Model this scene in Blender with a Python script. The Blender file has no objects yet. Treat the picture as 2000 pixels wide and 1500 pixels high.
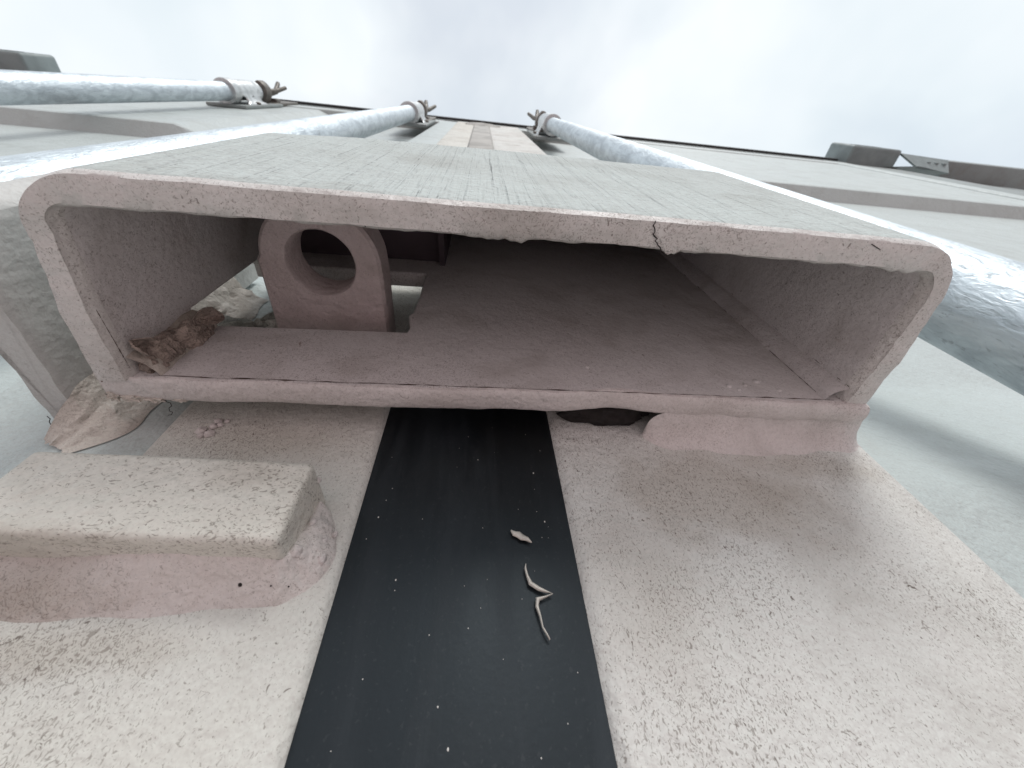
import bpy, bmesh, math, random
from mathutils import Vector, Matrix, noise
random.seed(7)
rad = math.radians
S = bpy.context.scene
COL = S.collection

# ------------------------------------------------------------------ scale
U = 0.07            # one survey unit in metres (camera to lock box rim = 1 unit)
HC = 1.15           # height of the camera above the ground, metres
def W(x, y, z):     # survey units -> world metres
    return Vector((x * U, y * U, z * U + HC))

# ------------------------------------------------------------------ camera
cam_d = bpy.data.cameras.new('camera')
cam = bpy.data.objects.new('camera', cam_d)
COL.objects.link(cam)
rx = Vector((0.9940, -0.0909, -0.0604))
dn = Vector((0.0369, 0.8011, -0.5974))
fw = Vector((0.1026, 0.5916, 0.7997))
M = Matrix(((rx.x, -dn.x, -fw.x), (rx.y, -dn.y, -fw.y), (rx.z, -dn.z, -fw.z)))
cam.matrix_world = Matrix.Translation(W(0, 0, 0)) @ M.to_4x4()
cam_d.sensor_width = 36.0
cam_d.lens = 755 * 36.0 / 2000
cam_d.clip_start = 0.002
cam_d.clip_end = 2000
cam_d.dof.use_dof = True
cam_d.dof.focus_distance = 0.085
cam_d.dof.aperture_fstop = 38
S.camera = cam

# ------------------------------------------------------------------ sky
SUN_EL, SUN_AZ = 40, 14     # degrees; azimuth measured from straight in front of the doors towards +X
wd = bpy.data.worlds.new('World')
S.world = wd
wd.use_nodes = True
wt = wd.node_tree
wt.nodes.clear()
wo = wt.nodes.new('ShaderNodeOutputWorld')
bg = wt.nodes.new('ShaderNodeBackground')
bg.inputs['Strength'].default_value = 0.1
sky = wt.nodes.new('ShaderNodeTexSky')
sky.sky_type = 'NISHITA'
sky.sun_disc = False
sky.sun_elevation = rad(SUN_EL)
sky.sun_rotation = rad(180 - SUN_AZ)
tc = wt.nodes.new('ShaderNodeTexCoord')
def wnoise(scale, detail, dist=0.0, rough=.5):
    n = wt.nodes.new('ShaderNodeTexNoise')
    n.inputs['Scale'].default_value = scale
    n.inputs['Detail'].default_value = detail
    n.inputs['Distortion'].default_value = dist
    n.inputs['Roughness'].default_value = rough
    wt.links.new(tc.outputs['Generated'], n.inputs['Vector'])
    return n
n1 = wnoise(1.5, 5, .2)
r1 = wt.nodes.new('ShaderNodeMapRange')
r1.inputs['From Min'].default_value = .33
r1.inputs['From Max'].default_value = .52
r1.inputs['To Min'].default_value = .70
r1.inputs['To Max'].default_value = 1.0
wt.links.new(n1.outputs['Fac'], r1.inputs['Value'])
n2 = wnoise(2.4, 4, .1)
r2 = wt.nodes.new('ShaderNodeMapRange')
r2.inputs['From Min'].default_value = .35
r2.inputs['From Max'].default_value = .62
wt.links.new(n2.outputs['Fac'], r2.inputs['Value'])
cl = wt.nodes.new('ShaderNodeMix')
cl.data_type = 'RGBA'
cl.inputs[6].default_value = (5.1, 5.65, 6.0, 1)
cl.inputs[7].default_value = (6.2, 6.5, 6.7, 1)
wt.links.new(r2.outputs['Result'], cl.inputs[0])
mx = wt.nodes.new('ShaderNodeMix')
mx.data_type = 'RGBA'
wt.links.new(r1.outputs['Result'], mx.inputs[0])
wt.links.new(sky.outputs['Color'], mx.inputs[6])
wt.links.new(cl.outputs[2], mx.inputs[7])
wt.links.new(mx.outputs[2], bg.inputs['Color'])
wt.links.new(bg.outputs['Background'], wo.inputs['Surface'])

# ------------------------------------------------------------------ sun (thin overcast)
sd = bpy.data.lights.new('sun', 'SUN')
sd.energy = 1.1
sd.angle = rad(24)
sd.color = (1.0, .985, .96)
so = bpy.data.objects.new('sun', sd)
COL.objects.link(so)
sdir = Vector((math.cos(rad(SUN_EL)) * math.sin(rad(SUN_AZ)), -math.cos(rad(SUN_EL)) * math.cos(rad(SUN_AZ)), math.sin(rad(SUN_EL))))
so.rotation_euler = sdir.to_track_quat('Z', 'Y').to_euler()
so.location = (0, -5, 8)

vs = S.view_settings
vs.view_transform = 'Standard'
vs.look = 'None'
vs.exposure = 0.66
vs.gamma = 1.0
vs.use_curve_mapping = False

# ================================================================== materials
class NT:
    """small helper for building node trees"""
    def __init__(s, name):
        s.m = bpy.data.materials.new(name)
        s.m.use_nodes = True
        s.t = s.m.node_tree
        s.t.nodes.clear()
        s.out = s.t.nodes.new('ShaderNodeOutputMaterial')
        s.b = s.t.nodes.new('ShaderNodeBsdfPrincipled')
        s.t.links.new(s.b.outputs[0], s.out.inputs['Surface'])
        s.co = s.t.nodes.new('ShaderNodeTexCoord')
    def link(s, a, b): s.t.links.new(a, b)
    def mapping(s, scale=(1, 1, 1), rot=(0, 0, 0), loc=(0, 0, 0)):
        n = s.t.nodes.new('ShaderNodeMapping')
        n.inputs['Scale'].default_value = scale
        n.inputs['Rotation'].default_value = rot
        n.inputs['Location'].default_value = loc
        s.link(s.co.outputs['Object'], n.inputs['Vector'])
        return n.outputs['Vector']
    def noise(s, scale, detail=3, dist=0.0, rough=.5, vec=None):
        n = s.t.nodes.new('ShaderNodeTexNoise')
        n.inputs['Scale'].default_value = scale
        n.inputs['Detail'].default_value = detail
        n.inputs['Distortion'].default_value = dist
        n.inputs['Roughness'].default_value = rough
        s.link(vec if vec else s.co.outputs['Object'], n.inputs['Vector'])
        return n.outputs['Fac']
    def ramp(s, v, a, b, lo=0.0, hi=1.0):
        n = s.t.nodes.new('ShaderNodeMapRange')
        n.interpolation_type = 'SMOOTHSTEP'
        n.inputs['From Min'].default_value = a
        n.inputs['From Max'].default_value = b
        n.inputs['To Min'].default_value = lo
        n.inputs['To Max'].default_value = hi
        s.link(v, n.inputs['Value'])
        return n.outputs['Result']
    def math(s, op, a, b):
        n = s.t.nodes.new('ShaderNodeMath')
        n.operation = op
        for i, v in enumerate((a, b)):
            if isinstance(v, (int, float)): n.inputs[i].default_value = v
            else: s.link(v, n.inputs[i])
        return n.outputs[0]
    def mix(s, f, a, b):
        n = s.t.nodes.new('ShaderNodeMix')
        n.data_type = 'RGBA'
        for i, v in ((0, f), (6, a), (7, b)):
            if isinstance(v, (int, float)): n.inputs[i].default_value = v
            elif isinstance(v, tuple): n.inputs[i].default_value = (*v, 1)
            else: s.link(v, n.inputs[i])
        return n.outputs[2]
    def bump(s, h, strength, dist, prev=None):
        n = s.t.nodes.new('ShaderNodeBump')
        n.inputs['Strength'].default_value = strength
        n.inputs['Distance'].default_value = dist
        s.link(h, n.inputs['Height'])
        if prev: s.link(prev, n.inputs['Normal'])
        return n.outputs['Normal']
    def set(s, k, v):
        if isinstance(v, (int, float)): s.b.inputs[k].default_value = v
        elif isinstance(v, tuple): s.b.inputs[k].default_value = (*v, 1)
        else: s.link(v, s.b.inputs[k])

def paint(name, base, warm, speck=.5, rust=.0, grime=.3, streak=0.0, bump=.5, rough=.5, speck_scale=800, aniso=(1, 1, 1), seed=0.0, peel=620, spec=.4, stains=()):
    n = NT(name)
    v = n.mapping(loc=(seed, seed * .7, seed * 1.3))
    va = n.mapping(scale=aniso, loc=(seed * .3, seed, seed * .9))
    big = n.noise(11, 4, .6, vec=v)
    mid = n.noise(45, 4, .8, vec=v)
    col = n.mix(n.ramp(big, .35, .68), base, warm)
    # soft grime film
    gm = n.math('MULTIPLY', n.ramp(mid, .42, .8), n.ramp(big, .3, .6, .25, 1.0))
    col = n.mix(n.math('MULTIPLY', gm, grime), col, (.20, .165, .13))
    # local stains: (centre in object space, radii, strength) with a ragged outline
    st_sum = None
    for (cx, cy, cz), (sx, sy, sz), amt in stains:
        mp = n.mapping(scale=(1 / sx, 1 / sy, 1 / sz), loc=(-cx / sx, -cy / sy, -cz / sz))
        ln = n.t.nodes.new('ShaderNodeVectorMath'); ln.operation = 'LENGTH'
        n.link(mp, ln.inputs[0])
        dd = n.math('ADD', ln.outputs['Value'], n.math('MULTIPLY', n.math('SUBTRACT', n.noise(55, 4, .5, .6, vec=v), .5), 1.6))
        k = n.math('MULTIPLY', n.ramp(dd, .25, 1.15, 1.0, 0.0), amt)
        st_sum = k if st_sum is None else n.math('MAXIMUM', st_sum, k)
    if st_sum is not None:
        col = n.mix(n.math('MULTIPLY', st_sum, .55), col, (.34, .285, .225))
    # fine tonal grain
    gn = n.noise(1500, 2, .3, .6, vec=v)
    col = n.mix(n.ramp(gn, .35, .75, 0, .20), col, (.33, .30, .28))
    # flecks of dirt caught in the paint
    f1 = n.noise(speck_scale * 1.5, 2, 2.8, .5, vec=va)
    zone = n.ramp(n.noise(26, 3, .5, vec=v), .32, .68, .0, 1.0)
    if st_sum is not None: zone = n.math('ADD', zone, n.math('MULTIPLY', st_sum, .8))
    th = n.math('ADD', f1, n.math('MULTIPLY', zone, .075))
    fl = n.math('MULTIPLY', n.ramp(th, .615, .70), min(.9, speck * .62))
    col = n.mix(fl, col, (.105, .078, .058))
    f2 = n.noise(speck_scale * .55, 3, 2.4, .6, vec=va)
    fl2 = n.math('MULTIPLY', n.ramp(n.math('ADD', f2, n.math('MULTIPLY', zone, .045)), .70, .75), min(1.0, speck * .85))
    col = n.mix(fl2, col, (.085, .060, .045))
    f3 = n.noise(130, 4, 1.6, .65, vec=v)
    col = n.mix(n.math('MULTIPLY', n.ramp(f3, .735, .765), min(1, speck * .9)), col, (.07, .048, .036))
    if rust > 0:
        rs = n.noise(95, 5, 1.2, .65, vec=v)
        rm = n.math('MULTIPLY', n.ramp(rs, .68, .735), rust)
        col = n.mix(rm, col, (.16, .065, .022))
    n.set('Base Color', col)
    n.set('Roughness', n.ramp(mid, .3, .7, rough - .07, rough + .12))
    n.set('Specular IOR Level', spec)
    h = n.noise(peel, 2, .2, vec=v)
    nb = n.bump(h, .8 * bump, .0011)
    nb = n.bump(n.noise(150, 3, .4, vec=v), .6 * bump, .0022, nb)
    if streak > 0:
        vv = n.mapping(scale=(1, 1, .016), loc=(seed, 0, 0), rot=(0, rad(2), 0))
        st = n.noise(520, 3, .25, .55, vec=vv)
        nb = n.bump(st, streak, .0022, nb)
        brk = n.noise(170, 3, 1.0, vec=n.mapping(scale=(1, 1, .12)))
        nb = n.bump(n.ramp(brk, .52, .66), streak * .5, .0008, nb)
    n.set('Normal', nb)
    return n.m

PAINT = {}
GZ = -HC / U          # ground level in survey units
def loc_in(px, py, pz, x, y, z): return ((x - px) * U, (y - py) * U, (z - pz) * U)
ST_R = [(loc_in(8, .95, GZ, .80, .95, .72), (.50 * U, .5 * U, .22 * U), .75), (loc_in(8, .95, GZ, 1.15, .95, .86), (.36 * U, .5 * U, .09 * U), .6), (loc_in(8, .95, GZ, .45, .95, .50), (.20 * U, .5 * U, .30 * U), .4)]
ST_L = [(loc_in(-8, .95, GZ, -.80, .95, .34), (.34 * U, .5 * U, .06 * U), .55), (loc_in(-8, .95, GZ, -.62, .95, .93), (.30 * U, .5 * U, .14 * U), .55)]
ST_B = [(loc_in(-.73, .95, .5, -.55, .795, .66), (.15 * U, .3 * U, .07 * U), .45), (loc_in(-.73, .95, .5, -.95, .83, .49), (.3 * U, .2 * U, .06 * U), .7)]
ST_W = [(loc_in(-.73, .95, .5, -.95, .93, .43), (.34 * U, .3 * U, .07 * U), .9)]
PAINT['box'] = paint('box_paint', (.69, .68, .655), (.64, .62, .595), speck=.8, rust=.6, grime=.5, bump=.5, seed=1.7)
PAINT['box_front'] = paint('box_front_paint', (.53, .585, .57), (.51, .555, .54), speck=.15, grime=.2, streak=.72, bump=.7, rough=.82, spec=.15, seed=4.1)
PAINT['inner'] = paint('box_inner_paint', (.71, .695, .685), (.665, .64, .63), speck=.7, rust=.5, grime=.45, bump=.28, seed=2.3)
PAINT['frame'] = paint('frame_paint', (.67, .68, .65), (.64, .63, .595), speck=.95, rust=0, grime=.4, bump=.55, stains=ST_R, rough=.68, spec=.25, seed=5.5, aniso=(1, 1, .62), speck_scale=950)
PAINT['frame_left'] = paint('frame_left_paint', (.66, .665, .62), (.63, .62, .565), speck=.8, rust=0, grime=.3, bump=.5, stains=ST_L, rough=.68, spec=.25, seed=8.5, aniso=(1, 1, .7), speck_scale=900)
PAINT['block'] = paint('block_paint', (.70, .69, .625), (.66, .635, .56), speck=.9, rust=0, grime=.35, bump=.7, stains=ST_B, seed=3.9, aniso=(.6, 1, 1), speck_scale=700, peel=420)
PAINT['weld'] = paint('weld_paint', (.68, .645, .625), (.645, .595, .575), speck=.5, rust=.15, grime=.35, bump=.6, seed=6.2)
PAINT['block_weld'] = paint('block_weld_paint', (.70, .67, .64), (.66, .615, .585), speck=.6, rust=.1, grime=.4, bump=.7, seed=6.2, stains=ST_W)
PAINT['weld_dirty'] = paint('weld_dirty_paint', (.63, .60, .55), (.50, .45, .385), speck=.45, rust=.3, grime=.75, bump=.7, seed=9.2)
PAINT['panel'] = paint('panel_paint', (.51, .57, .56), (.48, .535, .525), speck=.25, rust=0, grime=.15, bump=.55, rough=.42, seed=7.7, peel=520)
PAINT['bracket'] = paint('bracket_paint', (.58, .595, .58), (.55, .555, .535), speck=.2, rust=.2, grime=.2, bump=.28, seed=2.9, peel=600)
PAINT['lug'] = paint('lug_paint', (.58, .50, .49), (.52, .43, .42), speck=.45, rust=.5, grime=.45, bump=.7, seed=1.1)
PAINT['header'] = paint('header_paint', (.26, .30, .30), (.23, .26, .255), speck=.2, rust=.1, grime=.35, bump=.5, seed=3.1)

def simple(name, col, rough=.5, metal=0.0, var=.25, scale=40, bump=.2, dist=.0006):
    n = NT(name)
    f = n.noise(scale, 4, .5)
    c2 = tuple(c * (1 - var) for c in col)
    n.set('Base Color', n.mix(n.ramp(f, .3, .7), col, c2))
    n.set('Roughness', n.ramp(n.noise(scale * 2.3, 3), .3, .7, max(.05, rough - .08), rough + .1))
    n.set('Metallic', metal)
    n.set('Normal', n.bump(n.noise(scale * 6, 3), bump, dist))
    return n.m

def galvanised():
    n = NT('galvanised_steel')
    vz = n.mapping(scale=(1, 1, .16), rot=(0, 0, 0))
    a = n.noise(420, 4, 1.5, .6, vec=n.mapping(scale=(1, 1, .4), rot=(0, rad(35), 0)))
    b = n.noise(70, 5, 1.2, .6, vec=n.mapping(scale=(1, 1, .45)))
    col = n.mix(n.ramp(b, .35, .66), (.64, .70, .735), (.47, .52, .555))
    col = n.mix(n.math('MULTIPLY', n.ramp(a, .60, .68), .6), col, (.33, .36, .38))
    n.set('Base Color', col)
    n.set('Metallic', .9)
    n.set('Roughness', n.ramp(a, .3, .7, .46, .66))
    nb = n.bump(n.noise(420, 3, 1.0, vec=n.mapping(scale=(1, 1, .35))), .6, .0009)
    nb = n.bump(n.noise(48, 3, .6, vec=vz), .2, .0014, nb)
    n.set('Normal', nb)
    return n.m
GALV = galvanised()
ZINC = simple('zinc_sheet', (.66, .68, .68), .38, .75, .3, 60, .3)
STEEL = simple('weathered_steel', (.20, .185, .165), .55, .5, .45, 120, .5)
CAST = simple('casting_paint', (.23, .275, .275), .55, 0, .2, 30, .4)
DARKGAP = simple('door_seal_rubber', (.022, .022, .022), .6, 0, .3, 40, .2)
RUST = simple('rust', (.20, .085, .03), .85, 0, .6, 400, .6)

def rubber():
    n = NT('black_rubber')
    vz = n.mapping(scale=(1, 1, .12))
    st = n.noise(120, 4, .6, .6, vec=vz)
    bl = n.noise(24, 4, .5)
    col = n.mix(n.ramp(st, .4, .75), (.003, .004, .0055), (.015, .018, .021))
    col = n.mix(n.math('MULTIPLY', n.ramp(bl, .5, .75), .6), col, (.014, .0125, .010))
    gr = n.noise(1500, 2, .3)
    col = n.mix(n.math('MULTIPLY', n.ramp(gr, .62, .75), .25), col, (.05, .052, .052))
    n.set('Base Color', col)
    n.set('Roughness', n.ramp(st, .3, .7, .42, .56))
    n.set('Specular IOR Level', .52)
    n.set('Specular Tint', (.80, .92, 1.0))
    nb = n.bump(n.noise(900, 2), .12, .0002)
    nb = n.bump(st, .2, .0005, nb)
    n.set('Normal', nb)
    return n.m
RUBBER = rubber()

def earth():
    n = NT('red_earth')
    a = n.noise(.35, 5, .4)
    b = n.noise(7, 6, .5, .65)
    col = n.mix(n.ramp(a, .35, .65), (.60, .475, .47), (.54, .42, .415))
    col = n.mix(n.ramp(b, .55, .72, 0, .5), col, (.36, .31, .30))
    n.set('Base Color', col)
    n.set('Roughness', .95)
    n.set('Normal', n.bump(b, .6, .03))
    return n.m
EARTH = earth()
LEAF = simple('dry_leaf', (.47, .385, .33), .9, 0, .5, 260, .9, .0012)
FOAM = simple('pale_grime', (.70, .70, .64), .9, 0, .55, 190, .9, .0016)
HUSK = simple('dry_husk', (.72, .70, .63), .5, 0, .3, 300, .4)
DUST = simple('pale_dust', (.75, .74, .70), .9, 0, .2, 500, .2)
LID_SHADE = simple('lid_shade', (.085, .065, .075), .8, 0, .4, 60, .3)  # near-black colour that paints shade under the lids and behind the lug hole
DIRT_SHADE = simple('dirt_and_shade', (.09, .06, .042), .95, 0, .4, 400, .5)  # dark brown of the edge lines, dirt and painted shadow together
FIBRE_SHADE = simple('dark_fibre_and_shade', (.016, .012, .011), .9, 0, .3, 300, .1)  # near-black; also on the lump painted as shade in the hollow

# ================================================================== mesh helpers (all take survey units)
def empty(name, loc):
    o = bpy.data.objects.new(name, None)
    o.empty_display_size = .02
    o.location = loc
    COL.objects.link(o)
    return o

def tag(o, label=None, cat=None, group=None, kind=None):
    if label: o['label'] = label
    if cat: o['category'] = cat
    if group: o['group'] = group
    if kind: o['kind'] = kind
    return o

def origin(o):
    p = Vector((0, 0, 0))
    while o is not None:
        p += o.location
        o = o.parent
    return p

def link_mesh(name, verts, faces, mat, parent=None, smooth=True, raw=False):
    """verts in survey units (raw: metres, already local)"""
    base = origin(parent) if parent else Vector((0, 0, 0))
    me = bpy.data.meshes.new(name)
    if raw: vv = [tuple(v) for v in verts]
    else: vv = [tuple(W(*v) - base) for v in verts]
    me.from_pydata(vv, [], faces)
    bm = bmesh.new(); bm.from_mesh(me)
    bmesh.ops.remove_doubles(bm, verts=bm.verts, dist=1e-6)
    bmesh.ops.recalc_face_normals(bm, faces=bm.faces)
    bm.to_mesh(me); bm.free()
    if isinstance(mat, (list, tuple)):
        for m in mat: me.materials.append(m)
    else: me.materials.append(mat)
    if smooth:
        for p in me.polygons: p.use_smooth = True
        try: me.set_sharp_from_angle(angle=rad(38))
        except Exception: pass
    o = bpy.data.objects.new(name, me)
    COL.objects.link(o)
    if parent: o.parent = parent
    return o

def grid(fn, nu, nv, closed_u=False, closed_v=False):
    vs_, fs = [], []
    for i in range(nu):
        for j in range(nv):
            vs_.append(fn(i / (nu if closed_u else nu - 1), j / (nv if closed_v else nv - 1)))
    for i in range(nu if closed_u else nu - 1):
        for j in range(nv if closed_v else nv - 1):
            a, b = i * nv + j, ((i + 1) % nu) * nv + j
            c, d = ((i + 1) % nu) * nv + (j + 1) % nv, i * nv + (j + 1) % nv
            fs.append((a, b, c, d))
    return vs_, fs

def join(*parts):
    V, Fc = [], []
    for v, f in parts:
        k = len(V)
        V += list(v)
        Fc += [tuple(i + k for i in q) for q in f]
    return V, Fc

def rbox(x0, x1, y0, y1, z0, z1, bev=.02, seg=3, cuts=0, amp=0.0, fr=3.0, rot=0.0, rim=None):
    """bevelled block, optionally subdivided and roughened, rotated about Y through its centre"""
    bm = bmesh.new()
    bmesh.ops.create_cube(bm, size=1)
    for v in bm.verts:
        v.co = Vector(((x0 + x1) / 2 + v.co.x * (x1 - x0), (y0 + y1) / 2 + v.co.y * (y1 - y0), (z0 + z1) / 2 + v.co.z * (z1 - z0)))
    if cuts:
        for ax, ln in ((0, x1 - x0), (1, y1 - y0), (2, z1 - z0)):
            es = [e for e in bm.edges if abs((e.verts[0].co - e.verts[1].co)[ax]) > .6 * ln]
            c = max(0, int(cuts * ln / max(x1 - x0, y1 - y0, z1 - z0)))
            if c: bmesh.ops.subdivide_edges(bm, edges=es, cuts=c, use_grid_fill=True)
    if bev > 0:
        es = [e for e in bm.edges if len(e.link_faces) == 2 and e.calc_face_angle(0) > .5]
        bmesh.ops.bevel(bm, geom=es, offset=bev, segments=seg, profile=.5, affect='EDGES', clamp_overlap=True)
    c = Vector(((x0 + x1) / 2, (y0 + y1) / 2, (z0 + z1) / 2))
    R_ = Matrix.Rotation(rot, 3, 'Y')
    out = []
    bm.normal_update()
    bm.verts.index_update()
    for v in bm.verts:
        p = v.co.copy()
        if amp: p += v.normal * amp * noise.fractal(p * fr, 1.0, 2.0, 3)
        if rot: p = R_ @ (p - c) + c
        out.append(tuple(p))
    fs = [tuple(v.index for v in f.verts) for f in bm.faces]
    bm.free()
    return out, fs

def prism(poly, ax, a, b, bev=0.0, seg=2):
    """extrude a 2D polygon along axis ax ('x','y','z') from a to b"""
    def p3(p, t):
        if ax == 'x': return (t, p[0], p[1])
        if ax == 'y': return (p[0], t, p[1])
        return (p[0], p[1], t)
    bm = bmesh.new()
    lo = [bm.verts.new(p3(p, a)) for p in poly]
    hi = [bm.verts.new(p3(p, b)) for p in poly]
    n = len(poly)
    bm.faces.new(lo); bm.faces.new(hi[::-1])
    for i in range(n): bm.faces.new((lo[i], hi[i], hi[(i + 1) % n], lo[(i + 1) % n]))
    bmesh.ops.recalc_face_normals(bm, faces=bm.faces)
    if bev:
        es = [e for e in bm.edges if e.calc_face_angle(0) > .4]
        bmesh.ops.bevel(bm, geom=es, offset=bev, segments=seg, profile=.5, affect='EDGES', clamp_overlap=True)
    bm.verts.index_update()
    out = [tuple(v.co) for v in bm.verts]
    fs = [tuple(v.index for v in f.verts) for f in bm.faces]
    bm.free()
    return out, fs

def tube(path, r, n=8):
    """round bar along a polyline; r number or list"""
    P = [Vector(p) for p in path]
    V, Fc = [], []
    for i, p in enumerate(P):
        t = (P[min(i + 1, len(P) - 1)] - P[max(i - 1, 0)]).normalized()
        a = t.orthogonal().normalized() if i == 0 else (pa - t * pa.dot(t)).normalized()
        pa = a
        b = t.cross(a)
        rr = r[i] if isinstance(r, (list, tuple)) else r
        for k in range(n):
            q = 2 * math.pi * k / n
            V.append(tuple(p + (a * math.cos(q) + b * math.sin(q)) * rr))
    for i in range(len(P) - 1):
        for k in range(n):
            Fc.append((i * n + k, i * n + (k + 1) % n, (i + 1) * n + (k + 1) % n, (i + 1) * n + k))
    Fc.append(tuple(range(n))[::-1]); Fc.append(tuple((len(P) - 1) * n + k for k in range(n)))
    return V, Fc

def ring(cx, cy, z0, z1, r0, r1, n=32, bev=.012):
    """collar: annulus between radii r0 and r1 from z0 to z1"""
    prof = [(r0, z0), (r1 - bev, z0), (r1, z0 + bev), (r1, z1 - bev), (r1 - bev, z1), (r0, z1)]
    def f(u, v):
        k = int(round(v * len(prof))) % len(prof)
        a = 2 * math.pi * u
        return (cx + prof[k][0] * math.cos(a), cy + prof[k][0] * math.sin(a), prof[k][1])
    return grid(f, n, len(prof), True, True)

def fr(p, f, amp, oct_=3):
    return amp * noise.fractal(Vector(p) * f, 1.0, 2.0, oct_)

def lump(c, r, seg=14, amp=.25, f=2.0, seed=0.0):
    """uneven blob; r = (rx, ry, rz)"""
    def fn(u, v):
        th, ph = 2 * math.pi * u, math.pi * v
        d = Vector((math.sin(ph) * math.cos(th), math.sin(ph) * math.sin(th), math.cos(ph)))
        k = 1 + amp * noise.fractal(d * f + Vector((seed, seed * 2, 3)), 1.0, 2.0, 4)
        return (c[0] + d.x * r[0] * k, c[1] + d.y * r[1] * k, c[2] + d.z * r[2] * k)
    return grid(fn, seg * 2, seg + 1, True)

# ================================================================== ground
def ground_fn(u, v):
    a = 2 * math.pi * u
    r = 300 * v ** 3
    return (r * math.cos(a), -3 + r * math.sin(a), 0.02 * noise.noise(Vector((r * math.cos(a) * .5, r * math.sin(a) * .5, 0))) - .02)
gv, gf = grid(ground_fn, 64, 40, True)
tag(link_mesh('ground', gv, gf, EARTH, raw=True), kind='structure')
GZ = -HC / U          # ground level in survey units

# ================================================================== container body
D = .95               # plane of the door frames
body = empty('shipping_container', W(0, 10, GZ))
tag(body, 'grey steel shipping container body with header beam and corner castings', 'container')
ZT = 21.2
def body_part(name, mesh, mat): return link_mesh(name, *mesh, mat, body)
hd = body_part('header', rbox(-17.2, 17.2, 1.0, 2.6, 19.75, 21.0, .05, 2), PAINT['header'])
body_part('header_lip', rbox(-17.1, 17.1, .90, .998, 20.35, 20.75, .02, 2), DARKGAP)
body_part('sill', rbox(-17.2, 17.2, 1.0, 2.6, GZ + .8, GZ + 2.6, .06, 2), PAINT['header'])
for s in (-1, 1):
    a, b = sorted((s * 17.25, s * 19.8))
    c = body_part('corner_casting', rbox(a, b, .28, 2.8, 20.0, 21.55, .12, 4), CAST)
    c2 = body_part('corner_casting', rbox(a, b, .28, 2.8, GZ + .3, GZ + 1.9, .12, 4), CAST)
    for cc, z in ((c, 20.8), (c2, GZ + 1.1)):
        def slot(u, v):
            t = 2 * math.pi * u
            return ((a + b) / 2 + .75 * math.cos(t) * (1 - .08 * v), .272 + .16 * v, z + .42 * math.sin(t) * (1 - .08 * v))
        link_mesh('casting_slot', *grid(slot, 24, 2, True), DARKGAP, cc)
    a, b = sorted((s * 16.75, s * 19.6))
    body_part('corner_post', rbox(a, b, 1.02, 2.7, GZ + 1.9, 20.0, .1, 3), PAINT['header'])
    # corrugated side wall
    def side(u, v, s=s):
        y = 2.7 + 84 * u
        k = (u * 84 / 4.0) % 1.0
        d = 0 if k < .3 else (.5 if .45 < k < .8 else ((k - .3) / .15 * .5 if k <= .45 else (1 - k) / .2 * .5))
        return (s * (19.3 - d), y, GZ + 2 + v * (21 - GZ - 2))
    body_part('side_wall', grid(side, 240, 2), PAINT['panel'])
def roof(u, v):
    return (-19.2 + 38.4 * u, 2.5 + 84 * v, 21.0 + .15 * math.sin(v * 200))
body_part('roof', grid(roof, 8, 200), PAINT['panel'])
body_part('end_wall', rbox(-19.3, 19.3, 86.7, 87.2, GZ + .5, 21, .05, 2), PAINT['panel'])

# ------------------------------------------------------------------ neighbouring container on the right
nb = empty('neighbouring_container', W(30, 10, GZ))
tag(nb, 'grey end of a second container beyond the right corner casting', 'container')
link_mesh('header', *rbox(22.45, 58, .50, 1.75, 20.05, 21.6, .06, 2), PAINT['header'], nb)
link_mesh('corner_post', *rbox(23.2, 26.5, 1.3, 3.2, GZ + .4, 20.05, .1, 3), PAINT['header'], nb)
link_mesh('end_panel', *rbox(26.5, 57, 1.6, 2.0, GZ + .6, 20.05, .1, 2), PAINT['panel'], nb)
link_mesh('side_wall', *rbox(23.3, 23.6, 3.2, 86, GZ + .6, 20.05, .05, 2), PAINT['panel'], nb)
link_mesh('roof', *rbox(23.2, 57, 1.8, 86, 21.6, 21.75, .03, 2), PAINT['panel'], nb)

# ------------------------------------------------------------------ bent bridge clamp between the two
bc = empty('bridge_clamp', W(20.8, .9, 20))
tag(bc, 'bent grey plate clamp bridging the gap beside the right corner casting', 'clamp')
def sheet(pts, th, nrm):
    n_ = Vector(nrm).normalized() * th
    a = [Vector(p) for p in pts]
    v = [tuple(p) for p in a] + [tuple(p + n_) for p in a]
    k = len(a)
    f = [tuple(range(k))[::-1], tuple(range(k, 2 * k))] + [(i, (i + 1) % k, k + (i + 1) % k, k + i) for i in range(k)]
    return v, f
link_mesh('arm', *sheet([(19.82, .40, 20.1), (22.45, .47, 20.1), (21.9, .95, 19.2), (20.2, .86, 19.2)], .12, (0, .3, 1)), CAST, bc)
link_mesh('foot', *sheet([(18.9, .98, 19.6), (20.2, .80, 19.2), (21.9, .95, 19.15), (21.2, 1.10, 19.5)], .1, (0, .5, 1)), PAINT['panel'], bc)
for k in range(3):
    x = 21.0 + k * .42
    link_mesh('rib', *rbox(x, x + .14, .60, .78, 19.62, 19.80, .02, 2), CAST, bc)

# ================================================================== doors
YO, YI = 1.0, 1.28     # outer and inner level of the corrugated door skin
def skin_y(x, z):
    """depth of the horizontally corrugated door skin; a = distance from the middle"""
    a = abs(x)
    knots = [(-15.5, YO), (-10.2, YO), (-9.2, YI), (-5.6, YI), (-5.0, YO), (.80, YO), (1.86, YI), (9.5, YI), (9.66, YO), (18.2, YO)]
    y = knots[0][1]
    for (z0, y0), (z1, y1) in zip(knots, knots[1:]):
        if z0 <= z <= z1: y = y0 + (y1 - y0) * (z - z0) / (z1 - z0)
    if z > knots[-1][0]: y = YO
    if z > 9.0:   # upper bulge stops short of the middle stile
        k = min(1, max(0, (a - 5.3) / .8))
        y = YI + (y - YI) * k
        y = min(y, YI)
    return y

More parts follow.
